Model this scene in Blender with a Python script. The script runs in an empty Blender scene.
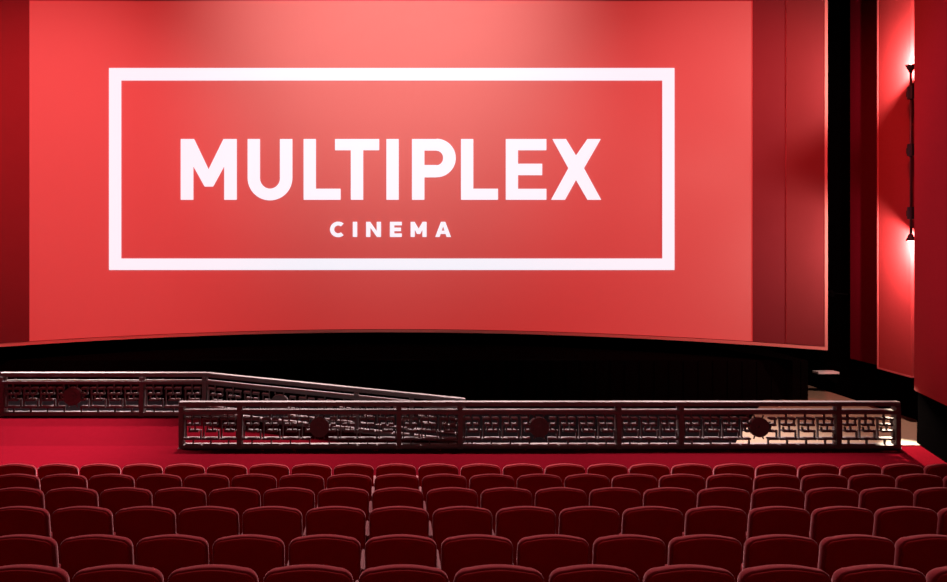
import bpy, bmesh, math, random
from mathutils import Vector, Matrix
random.seed(4)
C = bpy.context.scene.collection
PI = math.pi
CAM = Vector((0.0, 0.0, 3.75))          # eye height over the front floor
F, CX, CY = 678.0, 390.0, 250.0         # focal length in px, principal point

# ------------------------------------------------------------------ materials
def mat(name, col, rough=0.7, metal=0.0, sheen=0.0, sheen_tint=(1, .6, .6), noise=0.0, nscale=40.0,
        bump=0.0, bscale=200.0, emit=None, estr=1.0, spec=0.5):
    m = bpy.data.materials.new(name)
    m.use_nodes = True
    nt = m.node_tree
    b = nt.nodes['Principled BSDF']
    b.inputs['Base Color'].default_value = (*col, 1)
    b.inputs['Roughness'].default_value = rough
    b.inputs['Metallic'].default_value = metal
    b.inputs['Specular IOR Level'].default_value = spec
    if sheen:
        b.inputs['Sheen Weight'].default_value = sheen
        b.inputs['Sheen Roughness'].default_value = 0.35
        b.inputs['Sheen Tint'].default_value = (*sheen_tint, 1)
    tc = nt.nodes.new('ShaderNodeTexCoord')
    if noise:
        n = nt.nodes.new('ShaderNodeTexNoise')
        n.inputs['Scale'].default_value = nscale
        n.inputs['Detail'].default_value = 4
        r = nt.nodes.new('ShaderNodeMapRange')
        r.inputs['To Min'].default_value = 1 - noise
        r.inputs['To Max'].default_value = 1 + noise
        h = nt.nodes.new('ShaderNodeHueSaturation')
        h.inputs['Color'].default_value = (*col, 1)
        nt.links.new(tc.outputs['Object'], n.inputs['Vector'])
        nt.links.new(n.outputs['Fac'], r.inputs['Value'])
        nt.links.new(r.outputs['Result'], h.inputs['Value'])
        nt.links.new(h.outputs['Color'], b.inputs['Base Color'])
    if bump:
        n2 = nt.nodes.new('ShaderNodeTexNoise')
        n2.inputs['Scale'].default_value = bscale
        bp = nt.nodes.new('ShaderNodeBump')
        bp.inputs['Strength'].default_value = bump
        bp.inputs['Distance'].default_value = 0.01
        nt.links.new(tc.outputs['Object'], n2.inputs['Vector'])
        nt.links.new(n2.outputs['Fac'], bp.inputs['Height'])
        nt.links.new(bp.outputs['Normal'], b.inputs['Normal'])
    if emit:
        b.inputs['Emission Color'].default_value = (*emit, 1)
        b.inputs['Emission Strength'].default_value = estr
    return m

M = {}
M['carpet'] = mat('red_carpet', (.043, .0010, .0030), .95, noise=.12, nscale=9, bump=.3, bscale=120, spec=.0)
M['tier'] = mat('tier_carpet', (.30, .008, .022), .95, noise=.15, nscale=9, spec=.1)
M['black_carpet'] = mat('black_carpet', (.0015, .001, .0012), .95, noise=.2, nscale=12, spec=.0)
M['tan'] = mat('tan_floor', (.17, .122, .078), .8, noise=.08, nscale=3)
M['black'] = mat('black_paint', (.0012, .001, .0012), .95, noise=.2, nscale=6, spec=.0)
M['drape'] = mat('black_drape', (.002, .0012, .0012), .95, spec=.0)
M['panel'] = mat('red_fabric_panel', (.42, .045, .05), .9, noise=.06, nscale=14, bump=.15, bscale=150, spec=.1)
M['shaded_red'] = mat('shaded_red_panel', (.09, .0008, .008), .9, noise=.06, nscale=14, spec=.05)  # red panel with the shade put into its base colour
M['panel_edge'] = mat('panel_edge_trim', (.6, .12, .13), .6, noise=.05, nscale=14)
M['velvet'] = mat('red_velvet', (.24, .010, .020), .85, sheen=.8, sheen_tint=(1, .55, .6), noise=.15, nscale=12,
                  bump=.15, bscale=160, spec=.15)
M['shell'] = mat('dark_red_upholstery', (.27, .0020, .006), .8, noise=.18, nscale=8, bump=.1, bscale=160, spec=.12)
M['arm'] = mat('armrest_plastic', (.16, .02, .03), .45, noise=.1, nscale=20)
M['standard'] = mat('seat_standard', (.06, .01, .014), .6, noise=.1, nscale=20)
M['rail'] = mat('dark_bronze', (.150, .136, .140), .45, noise=.12, nscale=15, spec=.15)
M['fret'] = mat('dark_bronze_fret', (.125, .112, .116), .45, noise=.12, nscale=15, spec=.15)
M['picture'] = mat('projected_red', (.20, .20, .20), .9, spec=.0, emit=(.45, .013, .013), estr=1.0)
M['white'] = mat('projected_white', (.20, .20, .20), .9, spec=.0, emit=(.80, .84, .92), estr=1.0)
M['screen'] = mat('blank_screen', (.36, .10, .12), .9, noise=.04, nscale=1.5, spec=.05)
M['red_lit_in'] = mat('red_lit_screen_inner', (.145, .028, .037), .9, noise=.06, nscale=2, spec=.05)  # bare screen strips; the red room light is put into their colour
M['red_lit_out'] = mat('red_lit_screen_outer', (.150, .030, .035), .9, noise=.06, nscale=2, spec=.05)
M['rim'] = mat('screen_rim', (.50, .22, .20), .7, noise=.05, nscale=8)
M['lamp_metal'] = mat('lamp_black_metal', (.015, .012, .013), .5, noise=.1, nscale=20)
M['lamp_rod'] = mat('lamp_rod', (.10, .03, .035), .4, metal=.3, noise=.1, nscale=20)
M['bulb'] = mat('lamp_lens', (.9, .8, .7), .4, emit=(1, .62, .50), estr=7.0)
M['bulb_warm'] = mat('spot_lens', (.9, .8, .7), .4, emit=(1, .3, .2), estr=.05)
M['ledge'] = mat('pale_ledge', (.55, .53, .53), .5, noise=.05, nscale=20)
M['ceiling'] = mat('ceiling_dark', (.02, .008, .01), .9, noise=.1, nscale=4)

# ------------------------------------------------------------------ mesh helpers
class MB:
    def __init__(s):
        s.bm = bmesh.new()
    def box(s, x0, x1, y0, y1, z0, z1, mi=0):
        v = [s.bm.verts.new(p) for p in ((x0, y0, z0), (x1, y0, z0), (x1, y1, z0), (x0, y1, z0),
                                          (x0, y0, z1), (x1, y0, z1), (x1, y1, z1), (x0, y1, z1))]
        for f in ((0, 3, 2, 1), (4, 5, 6, 7), (0, 1, 5, 4), (1, 2, 6, 5), (2, 3, 7, 6), (3, 0, 4, 7)):
            s.bm.faces.new([v[i] for i in f]).material_index = mi
        return v
    def hexa(s, b, t, mi=0):
        """b, t: four bottom points and four top points, same winding (ccw from above)"""
        v = [s.bm.verts.new(p) for p in list(b) + list(t)]
        for f in ((0, 3, 2, 1), (4, 5, 6, 7), (0, 1, 5, 4), (1, 2, 6, 5), (2, 3, 7, 6), (3, 0, 4, 7)):
            s.bm.faces.new([v[i] for i in f]).material_index = mi
    def prism(s, poly, z0, z1, mi=0):
        a = [s.bm.verts.new((x, y, z0)) for x, y in poly]
        b = [s.bm.verts.new((x, y, z1)) for x, y in poly]
        n = len(poly)
        s.bm.faces.new(a[::-1]).material_index = mi
        s.bm.faces.new(b).material_index = mi
        for i in range(n):
            s.bm.faces.new((a[i], a[(i + 1) % n], b[(i + 1) % n], b[i])).material_index = mi
    def quad(s, pts, mi=0):
        s.bm.faces.new([s.bm.verts.new(p) for p in pts]).material_index = mi
    def cyl(s, p0, p1, r0, r1=None, n=14, mi=0):
        r1 = r0 if r1 is None else r1
        p0, p1 = Vector(p0), Vector(p1)
        d = (p1 - p0).normalized()
        u = d.orthogonal().normalized(); w = d.cross(u)
        a = [s.bm.verts.new(p0 + r0 * (math.cos(2 * PI * i / n) * u + math.sin(2 * PI * i / n) * w)) for i in range(n)]
        b = [s.bm.verts.new(p1 + r1 * (math.cos(2 * PI * i / n) * u + math.sin(2 * PI * i / n) * w)) for i in range(n)]
        s.bm.faces.new(a[::-1]).material_index = mi
        s.bm.faces.new(b).material_index = mi
        for i in range(n):
            s.bm.faces.new((a[i], a[(i + 1) % n], b[(i + 1) % n], b[i])).material_index = mi
    def build(s, name, m, parent=None, bevel=0.0, smooth=False, seg=2):
        bmesh.ops.recalc_face_normals(s.bm, faces=s.bm.faces)
        if bevel:
            bmesh.ops.bevel(s.bm, geom=list(s.bm.edges), offset=bevel, segments=seg, affect='EDGES', clamp_overlap=True)
        me = bpy.data.meshes.new(name)
        s.bm.to_mesh(me); s.bm.free()
        for mm in (m if isinstance(m, (list, tuple)) else [m]):
            me.materials.append(mm)
        if smooth:
            for p in me.polygons: p.use_smooth = True
        o = bpy.data.objects.new(name, me)
        C.objects.link(o)
        if parent: o.parent = parent
        return o

def tag(o, label, cat, group=None, kind=None):
    o['label'] = label; o['category'] = cat
    if group: o['group'] = group
    if kind: o['kind'] = kind
    return o
def thing(name, loc, label, cat, group=None):
    o = bpy.data.objects.new(name, None)
    o.empty_display_size = .1
    C.objects.link(o); o.location = loc
    return tag(o, label, cat, group)
def struct(o):
    o['kind'] = 'structure'
    return o

# ------------------------------------------------------------------ the setting
ZC = 13.0                                # ceiling
RW = [(11.6, 20.3), (11.6, 14.9), (10.2, 13.1), (9.0, 9.6), (9.0, -3.6)]
b = MB()
out = [(x + .3, y) for x, y in RW]
b.prism(RW + out[::-1], 0, ZC)
struct(b.build('wall_right', M['black']))
b = MB()
LW = [(-x, y) for x, y in RW]
b.prism(LW + [(x - .3, y) for x, y in LW][::-1], 0, ZC)
struct(b.build('wall_left', M['black']))
b = MB(); b.box(-11.9, 11.9, 20.3, 20.6, 0, ZC); struct(b.build('wall_front', M['black']))
b = MB(); b.box(-9.3, 9.3, -3.9, -3.6, 0, ZC); struct(b.build('wall_back', M['black']))
b = MB(); b.box(-11.9, 11.9, -3.9, 20.6, ZC, ZC + .2); struct(b.build('ceiling', M['ceiling']))

# floor: red carpet in front, black carpet by the stage, stepped tiers towards the camera
seat_top = {9: 2.83, 8: 2.635, 7: 2.445, 6: 2.262, 5: 2.094, 4: 1.853, 3: 1.66, 2: 1.47, 1: 1.28, 0: 1.09, -1: .90, -2: .71, -3: .52}
SEAT_H = .92
def tier_z(n): return 0.0 if n >= 9 else CAM.z - seat_top[n] - SEAT_H
b = MB()
b.prism([(-12, 8.84), (12, 8.84), (12, 12.98), (2.0, 12.98), (1.3, 13.02), (-3.75, 13.8), (-12, 13.8)], -.2, 0, 0)
b.prism([(-12, 13.8), (-3.75, 13.8), (1.3, 13.02), (2.0, 12.98), (12, 12.98), (12, 20.6), (-12, 20.6)], -.2, 0, 1)
for n in range(8, -4, -1):
    y1 = n + .84; y0 = n - .16 if n > -3 else -3.9
    b.box(-9.3, 9.3, y0, y1, -.2, tier_z(n), 2)
floor = struct(b.build('floor', [M['carpet'], M['black_carpet'], M['tier']]))
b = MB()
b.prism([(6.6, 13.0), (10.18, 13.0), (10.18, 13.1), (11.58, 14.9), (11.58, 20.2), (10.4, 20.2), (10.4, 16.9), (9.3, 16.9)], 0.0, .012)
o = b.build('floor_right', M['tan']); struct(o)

# stage front with its deck
b = MB()
b.prism([(-11.55, 16.9), (10.4, 16.9), (10.4, 20.25), (-11.55, 20.25)], 0.0, 1.0)
for i in range(60):                      # draped pleats on the stage front
    x = -11.3 + i * .365
    b.box(x, x + .17, 16.875, 16.9, 0.0, .98)
o = b.build('stage', M['drape'])
tag(o, 'low black draped stage front running below the curved screen', 'stage')

# ------------------------------------------------------------------ ramp with landing on the left
rb = MB()
A0, A1 = (-3.75, 13.80), (1.30, 13.02)
rb.hexa([(-10.15, 12.99, 0), (-3.75, 12.99, 0), (-3.75, 15.2, 0), (-10.15, 15.2, 0)],
        [(-10.15, 13.80, .365), (-3.75, 13.80, .365), (-3.75, 15.2, .365), (-10.15, 15.2, .365)], 0)
rb.hexa([(A0[0], 12.99, 0), (A1[0], 12.99, 0), (A1[0], 15.2, 0), (A0[0], 15.2, 0)],
        [(A0[0], A0[1], .365), (A1[0], A1[1], .012), (A1[0], 15.2, .012), (A0[0], 15.2, .365)], 0)
for f in rb.bm.faces:
    f.normal_update()
    if abs(f.normal.z) > .95: f.material_index = 1
ramp = rb.build('carpeted_ramp', [M['carpet'], M['black_carpet']])
tag(ramp, 'red carpeted platform and ramp under the sloping railing on the left', 'ramp')

# ------------------------------------------------------------------ curved screen
R, AY = 16.9, 2.6
ZB, ZT = CAM.z - 2.36, 11.7
def arc(a, z, r=R): return (r * math.sin(a), AY + r * math.cos(a), z)
def ray(px, py, r=R):
    """where the camera ray through image point (px, py) meets the curved screen"""
    u, v = (px - CX) / F, (CY - py) / F
    A = 1 + u * u
    t = (2 * AY + math.sqrt(4 * AY * AY - 4 * A * (AY * AY - r * r))) / (2 * A)
    return (u * t, t, CAM.z + v * t)
def ang(px, r=R):
    p = ray(px, 250, r); return math.atan2(p[0], p[1] - AY)
def sheet(mb, a0, a1, z0, z1, r, th, n=40, m=1):
    for i in range(n):
        for k in range(m):
            p, q = a0 + (a1 - a0) * i / n, a0 + (a1 - a0) * (i + 1) / n
            s0, s1 = z0 + (z1 - z0) * k / m, z0 + (z1 - z0) * (k + 1) / m
            mb.hexa([arc(p, s0, r), arc(q, s0, r), arc(q, s0, r + th), arc(p, s0, r + th)],
                    [arc(p, s1, r), arc(q, s1, r), arc(q, s1, r + th), arc(p, s1, r + th)])
scr = thing('cinema_screen', (0, AY + R, ZB), 'huge curved cinema screen showing a red slide with white lettering', 'screen')
def sbuild(mb, name, m, parent, smooth=False):
    bmesh.ops.remove_doubles(mb.bm, verts=list(mb.bm.verts), dist=1e-5)
    o = mb.build(name, m, None, smooth=smooth)
    return o
def under(o, p):
    o.parent = p
    w = Vector((0, 0, 0)); q = p
    while q: w += q.location; q = q.parent
    o.location = o.location - w
    return o
aL, aR = -ang(825), ang(825)
a30, a752, a785, aL2 = ang(29.5), ang(752.5), ang(786), -ang(786)
b = MB(); sheet(b, aL, aR, ZB + .03, ZT, R, .05, 60)
under(sbuild(b, 'screen_surface', M['screen'], scr), scr)
for lo, hi, nm, mm, lab in ((aL, a30 if a30 < aL2 else aL2, 'outer_masking', 'red_lit_out', 'left outer strip of bare screen, coloured as if under dull red light'),
                            (aL2, a30, 'inner_masking', 'red_lit_in', 'left strip of bare screen, coloured as if under purplish light'),
                            (a752, a785, 'inner_masking', 'red_lit_in', 'right strip of bare screen, coloured as if under purplish light'),
                            (a785, aR, 'outer_masking', 'red_lit_out', 'right outer strip of bare screen, coloured as if under brighter red light')):
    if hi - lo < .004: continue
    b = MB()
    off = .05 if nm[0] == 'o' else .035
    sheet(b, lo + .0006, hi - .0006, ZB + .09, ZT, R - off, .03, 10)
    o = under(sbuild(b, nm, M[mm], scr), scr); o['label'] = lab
b = MB()
sheet(b, aL, aR, ZB, ZB + .07, R - .06, .1, 60)
sheet(b, aR, aR + .003, ZB, ZT, R - .06, .1, 1)
sheet(b, aL - .003, aL, ZB, ZT, R - .06, .1, 1)
o = under(sbuild(b, 'rim', M['rim'], scr), scr); o['label'] = 'pale rim along the bottom and side edges of the screen'

# the projected slide: red field, white border, white letters
RP = R - .02
b = MB()
n = 72
for i in range(n):
    p0, p1 = 29.5 + 723 * i / n, 29.5 + 723 * (i + 1) / n
    t0, t1 = ray(p0, 1.0, RP), ray(p1, 1.0, RP)
    for k in range(6):
        def pt(t, k): return (t[0], t[1], (ZB + .09) + (t[2] - ZB - .09) * k / 6)
        b.quad([pt(t0, k), pt(t1, k), pt(t1, k + 1), pt(t0, k + 1)])
pic = under(sbuild(b, 'projected_picture', M['picture'], scr), scr)
pic['label'] = 'red projected slide'
RL = R - .04
def face(mb, pts):
    mb.quad([ray(x, y, RL) for x, y in pts])
def strip(mb, x0, y0, x1, y1, step=9.0):
    nx = max(1, int((x1 - x0) / step))
    for i in range(nx):
        xa, xb = x0 + (x1 - x0) * i / nx, x0 + (x1 - x0) * (i + 1) / nx
        face(mb, [(xa, y0), (xb, y0), (xb, y1), (xa, y1)])
def slide_part(mb, name, label):
    o = sbuild(mb, name, M['white'], pic)
    bmesh_fix = o.data
    under(o, pic)
    if label: o['label'] = label
    return o
b = MB()
strip(b, 109, 68, 674.5, 80.5); strip(b, 109, 258.5, 674.5, 270)
strip(b, 109, 80.5, 121.3, 258.5); strip(b, 662.3, 80.5, 674.5, 258.5)
slide_part(b, 'border', 'white rectangular border around the title')
def ring(mb, cx, cy, ro, ri, a0, a1, n=16):
    """annular sector in slide px; ro/ri are (rx, ry); angles in degrees, y down"""
    for i in range(n):
        a, c = math.radians(a0 + (a1 - a0) * i / n), math.radians(a0 + (a1 - a0) * (i + 1) / n)
        face(mb, [(cx + ro[0] * math.cos(a), cy + ro[1] * math.sin(a)), (cx + ro[0] * math.cos(c), cy + ro[1] * math.sin(c)),
                  (cx + ri[0] * math.cos(c), cy + ri[1] * math.sin(c)), (cx + ri[0] * math.cos(a), cy + ri[1] * math.sin(a))])
T0, T1 = 139.0, 199.8
def letter(ch, fn):
    mb = MB(); fn(mb)
    slide_part(mb, 'letter', 'white letter ' + ch)
def L_(x):
    def f(mb):
        strip(mb, x, T0, x + 12.3, T1); strip(mb, x + 12.3, 188.7, x + 37, T1)
    return f
def f_M(mb):
    strip(mb, 180.7, T0, 193.4, T1); strip(mb, 224.2, T0, 236.8, T1)
    face(mb, [(193.4, T0 - 0), (194.2, T0), (208.6, 169.2), (208.6, 186.6), (204.6, 186.6), (193.4, 166.5)])
    face(mb, [(224.2, T0), (223.4, T0), (208.6, 169.2), (208.6, 186.6), (213.2, 186.6), (224.2, 166.5)])
def f_U(mb):
    strip(mb, 247.6, T0, 260.0, 178); strip(mb, 279.9, T0, 292.4, 178)
    ring(mb, 270, 178, (22.4, 22.4), (10.0, 10.6), 0, 180, 24)
def f_T(mb):
    strip(mb, 335, T0, 379.2, 150.3); strip(mb, 350.8, 150.3, 363.2, T1)
def f_I(mb): strip(mb, 386.4, T0, 398.7, T1)
def f_P(mb):
    strip(mb, 412, T0, 424.4, T1)
    strip(mb, 424.4, T0, 436.5, 150.6); strip(mb, 424.4, 165.0, 436.5, 177.4)
    ring(mb, 436.5, 158.0, (19.3, 19.3), (6.6, 7.2), -90, 90, 24)
def f_E(mb):
    strip(mb, 505.8, T0, 518, T1); strip(mb, 518, T0, 546.4, 150.3)
    strip(mb, 518, 163.7, 542.2, 175.2); strip(mb, 518, 188.8, 546.4, T1)
def f_X(mb):
    face(mb, [(552.3, T0), (566.0, T0), (576, 155.4), (584, 168.2), (576, 180), (568.3, 168.2)])
    face(mb, [(587.4, T0), (600.8, T0), (584, 168.2), (576, 155.4)])
    face(mb, [(551, T1), (565, T1), (576, 180), (568.3, 168.2)])
    face(mb, [(587.4, T1), (601.2, T1), (584, 168.2), (576, 180)])
for ch, fn in (('M', f_M), ('U', f_U), ('L', L_(303.6)), ('T', f_T), ('I', f_I), ('P', f_P), ('L', L_(461)), ('E', f_E), ('X', f_X)):
    letter(ch, fn)
S0, S1 = 221.8, 237.0
def g_C(mb): ring(mb, 338.2, 229.4, (8.2, 7.8), (4.0, 3.9), 48, 312, 24)
def g_I(mb): strip(mb, 352.8, S0, 357.2, S1)
def g_N(mb):
    strip(mb, 366.1, S0, 370.4, S1); strip(mb, 376.7, S0, 381, S1)
    face(mb, [(366.1, S0), (370.2, S0), (381, S1), (376.9, S1)])
def g_E(mb):
    strip(mb, 389.9, S0, 394.3, S1)
    for y in (S0, 227.6, S1 - 3.6): strip(mb, 394.3, y, 401.8 - (.8 if y == 227.6 else 0), y + 3.6)
def g_M(mb):
    strip(mb, 410.6, S0, 414.8, S1); strip(mb, 422.4, S0, 426.6, S1)
    face(mb, [(410.6, S0), (414.6, S0), (418.6, 228.6), (418.6, 234), (417, 234)])
    face(mb, [(426.6, S0), (422.6, S0), (418.6, 228.6), (418.6, 234), (420.2, 234)])
def g_A(mb):
    face(mb, [(440.9, S0), (443.1, S0), (443.1, 226.5), (439.6, S1), (435.2, S1)])
    face(mb, [(445.3, S0), (443.1, S0), (443.1, 226.5), (446.6, S1), (451.0, S1)])
    face(mb, [(441.2, 230.6), (445, 230.6), (446.2, 234), (440, 234)])
for ch, fn in (('C', g_C), ('I', g_I), ('N', g_N), ('E', g_E), ('M', g_M), ('A', g_A)):
    letter(ch, fn)

# ------------------------------------------------------------------ railings
def rail_path(pts):
    """pts: list of (x, y, z_base); returns f(x) -> (y, z)"""
    def f(x):
        for (xa, ya, za), (xb, yb, zb) in zip(pts, pts[1:]):
            if x <= xb + 1e-6:
                t = (x - xa) / (xb - xa)
                return ya + (yb - ya) * t, za + (zb - za) * t
        return pts[-1][1], pts[-1][2]
    return f
def bar(mb, f, x0, x1, z0, z1, dep):
    (ya, za), (yb, zb) = f(x0), f(x1)
    h = dep / 2
    mb.hexa([(x0, ya - h, za + z0), (x1, yb - h, zb + z0), (x1, yb + h, zb + z0), (x0, ya + h, za + z0)],
            [(x0, ya - h, za + z1), (x1, yb - h, zb + z1), (x1, yb + h, zb + z1), (x0, ya + h, za + z1)])
def fret_cells(mb, f, x0, x1, hole=None):
    P = .362
    n = max(1, round((x1 - x0) / P)); P = (x1 - x0) / n
    T = .034
    def hb(xa, xb, z):
        if hole:
            if xa < hole[0] - hole[1] < xb: xb = hole[0] - hole[1]
            elif xa < hole[0] + hole[1] < xb: xa = hole[0] + hole[1]
            elif hole[0] - hole[1] <= xa and xb <= hole[0] + hole[1]: return
        if xb - xa > .01: bar(mb, f, xa, xb, z - T, z, .12)
    def vb(x, za, zb):
        if hole and abs(x - hole[0]) < hole[1]: return
        bar(mb, f, x - .010, x + .010, za, zb, .045)
    for i in range(n):
        o = x0 + i * P
        c = lambda u: o + u * P
        hb(c(.06), c(.44), .578); hb(c(.55), c(.88), .578)
        hb(c(.20), c(.48), .462); hb(c(.58), c(.86), .462)
        hb(c(.26), c(.82), .345)
        hb(c(.03), c(.97), .200)
        vb(c(.10), .20, .578); vb(c(.44), .462, .64); vb(c(.60), .345, .462)
        vb(c(.86), .462, .578); vb(c(.94), .20, .345); vb(c(.30), .345, .40); vb(c(.50), .06, .18)
def railing(name, label, pts, posts, wide, z_hand=.885, group='black fretwork railings before the stage'):
    f = rail_path(pts)
    r = thing(name, (posts[0], f(posts[0])[0], f(posts[0])[1]), label, 'railing', group)
    xs = sorted(posts + [p[0] for p in pts if posts[0] < p[0] < posts[-1]])
    def seg_bar(nm, z0, z1, dep, ext=0):
        mb = MB()
        q = sorted(set([posts[0] - ext] + [p[0] for p in pts if posts[0] < p[0] < posts[-1]] + [posts[-1] + ext]))
        for a, c in zip(q, q[1:]): bar(mb, f, a, c, z0, z1, dep)
        return under(mb.build(nm, M['rail'], bevel=.008), r)
    seg_bar('handrail', .80, z_hand, .12, .05)
    seg_bar('upper_rail', .655, .725, .17)
    seg_bar('lower_rail', .012, .075, .18)
    for x in posts:
        mb = MB(); y, z = f(x)
        mb.box(x - .045, x + .045, y - .075, y + .075, z, z + .80)
        mb.box(x - .055, x + .055, y - .085, y + .085, z, z + .02)
        under(mb.build('post', M['rail'], bevel=.005), r)
    for a, c in zip(posts, posts[1:]):
        mb = MB()
        med = c - a > 2.0
        mid = (a + c) / 2
        fret_cells(mb, f, a + .045, c - .045, (mid, .17) if med else None)
        if med: bar(mb, f, mid - .24, mid + .24, .39, .41, .03)
        under(mb.build('fret_panel', M['fret']), r)
        if med:
            mb = MB(); y, z = f(mid)
            mb.cyl((mid, y - .05, z + .40), (mid, y + .05, z + .40), .185, n=32)
            mb.cyl((mid, y - .062, z + .40), (mid, y + .062, z + .40), .10, n=24)
            mb.cyl((mid, y - .075, z + .40), (mid, y + .075, z + .40), .035, n=16)
            for k in range(8):
                a8 = PI / 8 + k * PI / 4
                d = Vector((math.cos(a8), 0, math.sin(a8)))
                mb.cyl(Vector((mid, y, z + .40)) + d * .17, Vector((mid, y, z + .40)) + d * .245, .014, n=8)
            under(mb.build('medallion', M['fret'], bevel=0), r)
    return r
YN = 12.84
def xn(px): return (px - CX) / F * YN
railing('railing', 'long level black fretwork railing directly in front of the seats',
        [(xn(178), YN, 0), (xn(900), YN, 0)], [xn(p) for p in (182, 240, 399, 460, 618, 680, 837, 896)], None)
lp = [(-8.0, 13.86, .365), (-3.75, 13.86, .365), (1.45, 13.035, .012)]
lposts = [-7.9, -5.06, -3.78, -.66, .42, 1.40]
railing('railing', 'black fretwork railing on the raised left platform, sloping down to the right',
        lp, lposts, None)

# ------------------------------------------------------------------ wall panels on the right, lamp, ledge, spotlight
def panel(name, p_far, p_near, z0, z1, th, label, edge=True, fab='panel'):
    """upright upholstered panel between two plan points; thickness goes away from the room (towards +x)"""
    (xa, ya), (xb, yb) = p_far, p_near
    d = Vector((xb - xa, yb - ya, 0)).normalized()
    nrm = Vector((-d.y, d.x, 0)) if -d.y > 0 else Vector((d.y, -d.x, 0))
    r = thing(name, (xb, yb, z0), label, 'wall panel', 'upholstered wall panels on the right')
    P = lambda t, o, z: Vector((xa, ya, z)) + Vector((xb - xa, yb - ya, 0)) * t + nrm * o
    mb = MB()
    mb.hexa([P(0, 0, z0), P(1, 0, z0), P(1, th, z0), P(0, th, z0)], [P(0, 0, z1), P(1, 0, z1), P(1, th, z1), P(0, th, z1)])
    under(mb.build('fabric_face', M[fab], bevel=.012), r)
    if edge:
        L = math.hypot(xb - xa, yb - ya); e = .035 / L
        for nm, t0, t1, za, zb in (('edge_trim', -e, 0, z0, z1), ('edge_trim', -e, 1 + e * .3, z0 - .035, z0)):
            mb = MB()
            mb.hexa([P(t0, -.008, za), P(t1, -.008, za), P(t1, th, za), P(t0, th, za)],
                    [P(t0, -.008, zb), P(t1, -.008, zb), P(t1, th, zb), P(t0, th, zb)])
            under(mb.build(nm, M['panel_edge']), r)
    return r
PB = CAM.z - 2.72
panel('wall_panel', (11.50, 16.95), (11.50, 15.9), PB, 11.2, .10, 'narrow red wall panel, colour darkened as shade, between the screen and the lamp-lit panel', False, 'shaded_red')
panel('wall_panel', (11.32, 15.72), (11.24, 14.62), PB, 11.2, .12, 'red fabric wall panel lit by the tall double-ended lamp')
panel('wall_panel', (10.14, 13.12), (8.92, 9.5), PB, 11.2, .06, 'crimson wall panel at the right edge, nearest the camera', False)

# tall up-and-down wall lamp
LX, LYY = 10.985, 14.30
def zpx(py, d=14.30): return CAM.z + (CY - py) / F * d
lamp = thing('wall_lamp', (LX, LYY, zpx(250)), 'tall thin black wall lamp glowing at its top and bottom ends', 'lamp')
mb = MB(); mb.cyl((LX, LYY, zpx(238)), (LX, LYY, zpx(70)), .022); under(mb.build('rod', M['lamp_rod'], smooth=True), lamp)
for py in (93, 150, 213):
    mb = MB()
    mb.cyl((LX, LYY, zpx(py + 6)), (LX, LYY, zpx(py - 6)), .065)
    mb.box(LX, 11.20, LYY - .03 + .1, LYY + .03 + .1, zpx(py) - .06, zpx(py) + .06)
    mb.box(LX - .02, LX + .02, LYY, LYY + .1, zpx(py) - .05, zpx(py) + .05)
    under(mb.build('bracket', M['lamp_metal']), lamp)
for up in (1, -1):
    z = zpx(65) if up > 0 else zpx(241)
    mb = MB()
    mb.cyl((LX, LYY, z - up * .16), (LX, LYY, z), .028, .098)
    s = under(mb.build('lamp_cup', M['lamp_metal']), lamp)
    mb = MB()
    bmesh.ops.create_uvsphere(mb.bm, u_segments=14, v_segments=8, radius=.03, matrix=Matrix.Translation((LX, LYY, z - up * .002)))
    lens = mb.build('lens', M['bulb'], smooth=True)
    lens.parent = s; lens.location = (-Vector(s.location) - lamp.location)
    lens['label'] = 'glowing lens at the ' + ('upper' if up > 0 else 'lower') + ' end'

# ledge on the dark wall
led = thing('wall_ledge', (11.6, 17.6, .52), 'small pale horizontal ledge on the dark wall right below the screen corner', 'ledge')
mb = MB(); mb.box(11.06, 11.6, 17.5, 17.75, .545, .60); under(mb.build('shelf_board', M['ledge'], bevel=.004), led)
mb = MB(); mb.hexa([(11.55, 17.58, .30), (11.6, 17.58, .30), (11.6, 17.64, .30), (11.55, 17.64, .30)],
                   [(11.15, 17.58, .545), (11.6, 17.58, .545), (11.6, 17.64, .545), (11.15, 17.64, .545)])
under(mb.build('bracket', M['black']), led)

# wall spotlight that washes the tan floor
SPX = Vector((11.10, 17.0, 2.62))
sp = thing('wall_spotlight', (11.6, 17.0, 2.62), 'small black spotlight on the dark wall right of the screen', 'spotlight')
mb = MB()
dirv = (Vector((9.65, 12.5, 0)) - SPX).normalized()
mb.cyl(SPX - dirv * .16, SPX - dirv * .01, .05, .06, n=16)
can = under(mb.build('lamp_can', M['black']), sp)
mb = MB(); mb.cyl(SPX - dirv * .10, (11.6, 17.1, 2.62), .018); mb.cyl((11.57, 17.1, 2.62), (11.6, 17.1, 2.62), .06)
under(mb.build('wall_bracket', M['black']), sp)

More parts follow.
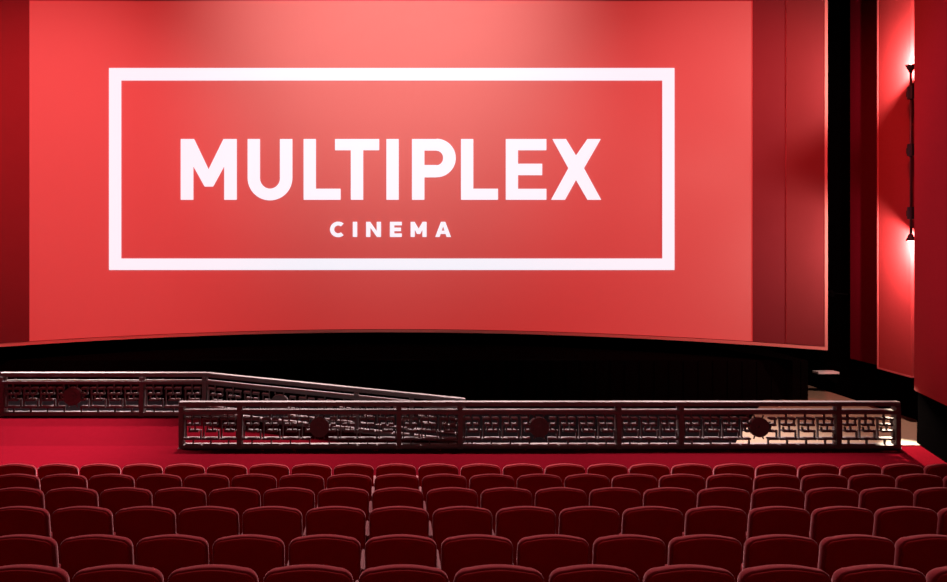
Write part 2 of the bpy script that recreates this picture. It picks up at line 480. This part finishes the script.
# ------------------------------------------------------------------ seats
PITCH, GAP0, SW = .56, -.20, .528
def outline(w, z0, z1, rc, arch, n=7):
    """rounded-top outline in XZ, ccw"""
    pts = []
    h = w / 2
    rb = .03
    for i in range(4):
        a = PI + PI / 2 * i / 3; pts.append((-h + rb + rb * math.cos(a), z0 + rb + rb * math.sin(a)))
    for i in range(4):
        a = 1.5 * PI + PI / 2 * i / 3; pts.append((h - rb + rb * math.cos(a), z0 + rb + rb * math.sin(a)))
    for i in range(n):
        a = PI / 2 * i / (n - 1); pts.append((h - rc * 1.15 + rc * 1.15 * math.cos(a), z1 - arch - rc + rc * math.sin(a)))
    for i in range(1, 8):
        t = i / 8; x = (h - rc * 1.15) * (1 - 2 * t); pts.append((x, z1 - arch + arch * (1 - (2 * t - 1) ** 2)))
    for i in range(n):
        a = PI / 2 + PI / 2 * i / (n - 1); pts.append((-h + rc * 1.15 + rc * 1.15 * math.cos(a), z1 - arch - rc + rc * math.sin(a)))
    return pts
def pillow(mb, pts, rings, tilt, z_piv, y_off=0):
    cx = 0; cz = (min(p[1] for p in pts) + max(p[1] for p in pts)) / 2
    hw = max(p[0] for p in pts); hh = (max(p[1] for p in pts) - min(p[1] for p in pts)) / 2
    loops = []
    for y, inset in rings:
        sx, sz = (hw - inset) / hw, (hh - inset) / hh
        L = []
        for x, z in pts:
            X, Z = x * sx, cz + (z - cz) * sz
            L.append(mb.bm.verts.new((X, y_off + y - (Z - z_piv) * tilt, Z)))
        loops.append(L)
    n = len(pts)
    for A, B in zip(loops, loops[1:]):
        for i in range(n): mb.bm.faces.new((A[i], A[(i + 1) % n], B[(i + 1) % n], B[i]))
    for L in (loops[0], loops[-1]):
        c = mb.bm.verts.new(sum((v.co for v in L), Vector()) / n)
        for i in range(n): mb.bm.faces.new((L[i], L[(i + 1) % n], c))
def make_seat():
    s = thing('cinema_chair', (0, 0, 0), '', 'chair', 'cinema chairs in rows')
    mb = MB()
    pillow(mb, outline(SW, .30, SEAT_H, .072, .020), [(-.046, .008), (-.040, .002), (-.034, 0), (-.01, .001), (.02, .010), (.045, .028), (.062, .055), (.072, .10)], .12, .92)
    mb.build('backrest', M['velvet'], s, smooth=True)
    mb = MB()
    pillow(mb, outline(SW - .024, .20, SEAT_H - .012, .066, .02), [(-.064, .020), (-.061, .006), (-.056, 0), (-.034, 0)], .12, .92)
    o = mb.build('back_panel', M['shell'], s, smooth=True)
    o['label'] = 'flat darker red rear panel of the backrest'
    mb = MB()
    pillow(mb, outline(SW - .06, .30, .60, .07, .015), [(.0, .02), (.008, .003), (.02, 0), (.08, 0), (.095, .01), (.10, .04)], -.05, .36, .16)
    mb.build('seat_cushion', M['velvet'], s, smooth=True)
    for sx in (-1, 1):
        mb = MB()
        x = sx * (PITCH / 2 - .0135)
        mb.box(x - .0125, x + .0125, .10, .44, .575, .615)
        o = mb.build('armrest', M['arm'], s, bevel=.006)
        mb = MB()
        mb.box(x - .011, x + .011, .14, .30, .03, .575)
        mb.box(x - .012, x + .012, .10, .36, 0, .03)
        mb.build('standard', M['standard'], s)
    mb = MB()
    mb.box(-.25, .25, .10, .13, .32, .36); mb.box(-.258, -.245, .10, .22, .32, .56); mb.box(.245, .258, .10, .22, .32, .56)
    mb.build('seat_frame', M['standard'], s)
    return s
ordn = ['', 'first', 'second', 'third', 'fourth', 'fifth', 'sixth', 'seventh', 'eighth', 'ninth', 'tenth', 'eleventh', 'twelfth',
        'thirteenth', 'fourteenth', 'fifteenth', 'sixteenth', 'seventeenth', 'eighteenth', 'nineteenth', 'twentieth',
        'twenty-first', 'twenty-second', 'twenty-third', 'twenty-fourth', 'twenty-fifth']
rown = {9: 'front row, nearest the railing', 8: 'second row back from the railing', 7: 'third row back from the railing',
        6: 'fourth row back from the railing', 5: 'fifth row back from the railing', 4: 'nearest row, at the bottom edge'}
proto = make_seat()
kids = list(proto.children)
first = True
for n in (9, 8, 7, 6, 5, 4):
    lo = (0 - CX) / F * n; hi = (947 - CX) / F * n
    cs = []
    k = -40
    while k < 40:
        xc = GAP0 + (k + .5) * PITCH
        if xc + SW / 2 - .02 > lo and xc - SW / 2 + .02 < hi: cs.append(xc)
        k += 1
    for i, xc in enumerate(cs):
        if first: s = proto; first = False
        else:
            s = proto.copy(); C.objects.link(s)
            for ch in kids:
                c = ch.copy(); c.parent = s; C.objects.link(c)
        s.location = (xc, n, tier_z(n))
        s['label'] = 'red velvet chair, %s from the left in the %s' % (ordn[i + 1], rown[n])

# ------------------------------------------------------------------ lights
def aim(o, p, q):
    o.location = p
    o.rotation_euler = (Vector(q) - Vector(p)).to_track_quat('-Z', 'Y').to_euler()
def spot(name, p, q, power, size, blend=.5, col=(1, 1, 1), r=.15):
    l = bpy.data.lights.new(name, 'SPOT')
    l.energy = power; l.spot_size = math.radians(size); l.spot_blend = blend; l.color = col; l.shadow_soft_size = r
    o = bpy.data.objects.new(name, l); C.objects.link(o); aim(o, p, q)
    return o
WARM = (1, .78, .74)
# house downlights over the cross-aisle in front of the first row
for i, x in enumerate((-8.0, -4.0, 0.0, 4.0, 6.6)):
    spot('house_or_fill_light', (x, [14.4, 17.0, 17.0, 17.0, 16.2][i], 12.5), (x, 12.6, 0), [62000, 28000, 21000, 21000, 20000][i], 42 if x < 5 else 30, .8, WARM, .2)
# house lights over the front of the seating
for x in (-4.6, 0, 4.6):
    spot('house_or_fill_light', (x, 13.0, 12.7), (x * .9, 6.4, 1.6), 2600, 50, .8, WARM, .2)
for x in (-4, 4):  # added fill from behind the camera to brighten the seat backs
    spot('house_or_fill_light', (x, -1.0, 12.5), (x * .9, 6.5, 1.0), 330, 80, .9, (1, .55, .5), .5)
# wash on the screen from a lamp high over its middle
spot('screen_wash', (0.3, 10.5, 12.4), (.1, 19.4, 9.6), 10000, 80, 1.0, (1, .36, .32), .3)
for x in (-1, 1):  # added red spots that brighten the screen's sides; no lamps stand there
    spot('screen_wash', (x * 5.5, 8.0, 12.5), (x * 8.0, 17, 6.0), 12500 if x < 0 else 8600, 55, 1.0, (1, .10, .10), .3)
# wall wash on the right panels
spot('wall_wash', (-4.0, 8.5, 12.4), (9.3, 10.8, 5.5), 3900, 28, .8, (1, .15, .4), .3)
# lamp ends
for up in (1, -1):
    l = bpy.data.lights.new('lamp_glow', 'POINT'); l.energy = 720; l.color = (1, .56, .48); l.shadow_soft_size = .02
    o = bpy.data.objects.new('lamp_glow', l); C.objects.link(o)
    o.location = (LX, LYY, (zpx(65) if up > 0 else zpx(241)) + up * .06)
# spotlight on the right
spot('floor_spot', SPX + dirv * .01, (9.75, 12.2, 0), 25000, 16, .9, (1, .80, .58), .03)

w = bpy.data.worlds.new('World'); bpy.context.scene.world = w
w.use_nodes = True
w.node_tree.nodes['Background'].inputs['Color'].default_value = (.004, .002, .002, 1)

cam = bpy.data.cameras.new('Camera')
co = bpy.data.objects.new('Camera', cam); C.objects.link(co)
co.location = CAM; co.rotation_euler = (PI / 2, 0, 0)
cam.sensor_width = 36; cam.lens = F / 947 * 36
cam.shift_x = (473.5 - CX) / 947
cam.shift_y = -(291 - CY) / 947
cam.clip_end = 200
sc = bpy.context.scene
sc.camera = co
sc.view_settings.view_transform = 'Standard'
sc.view_settings.look = 'None'
sc.view_settings.exposure = 0
sc.view_settings.gamma = 1
sc.view_settings.use_curve_mapping = False
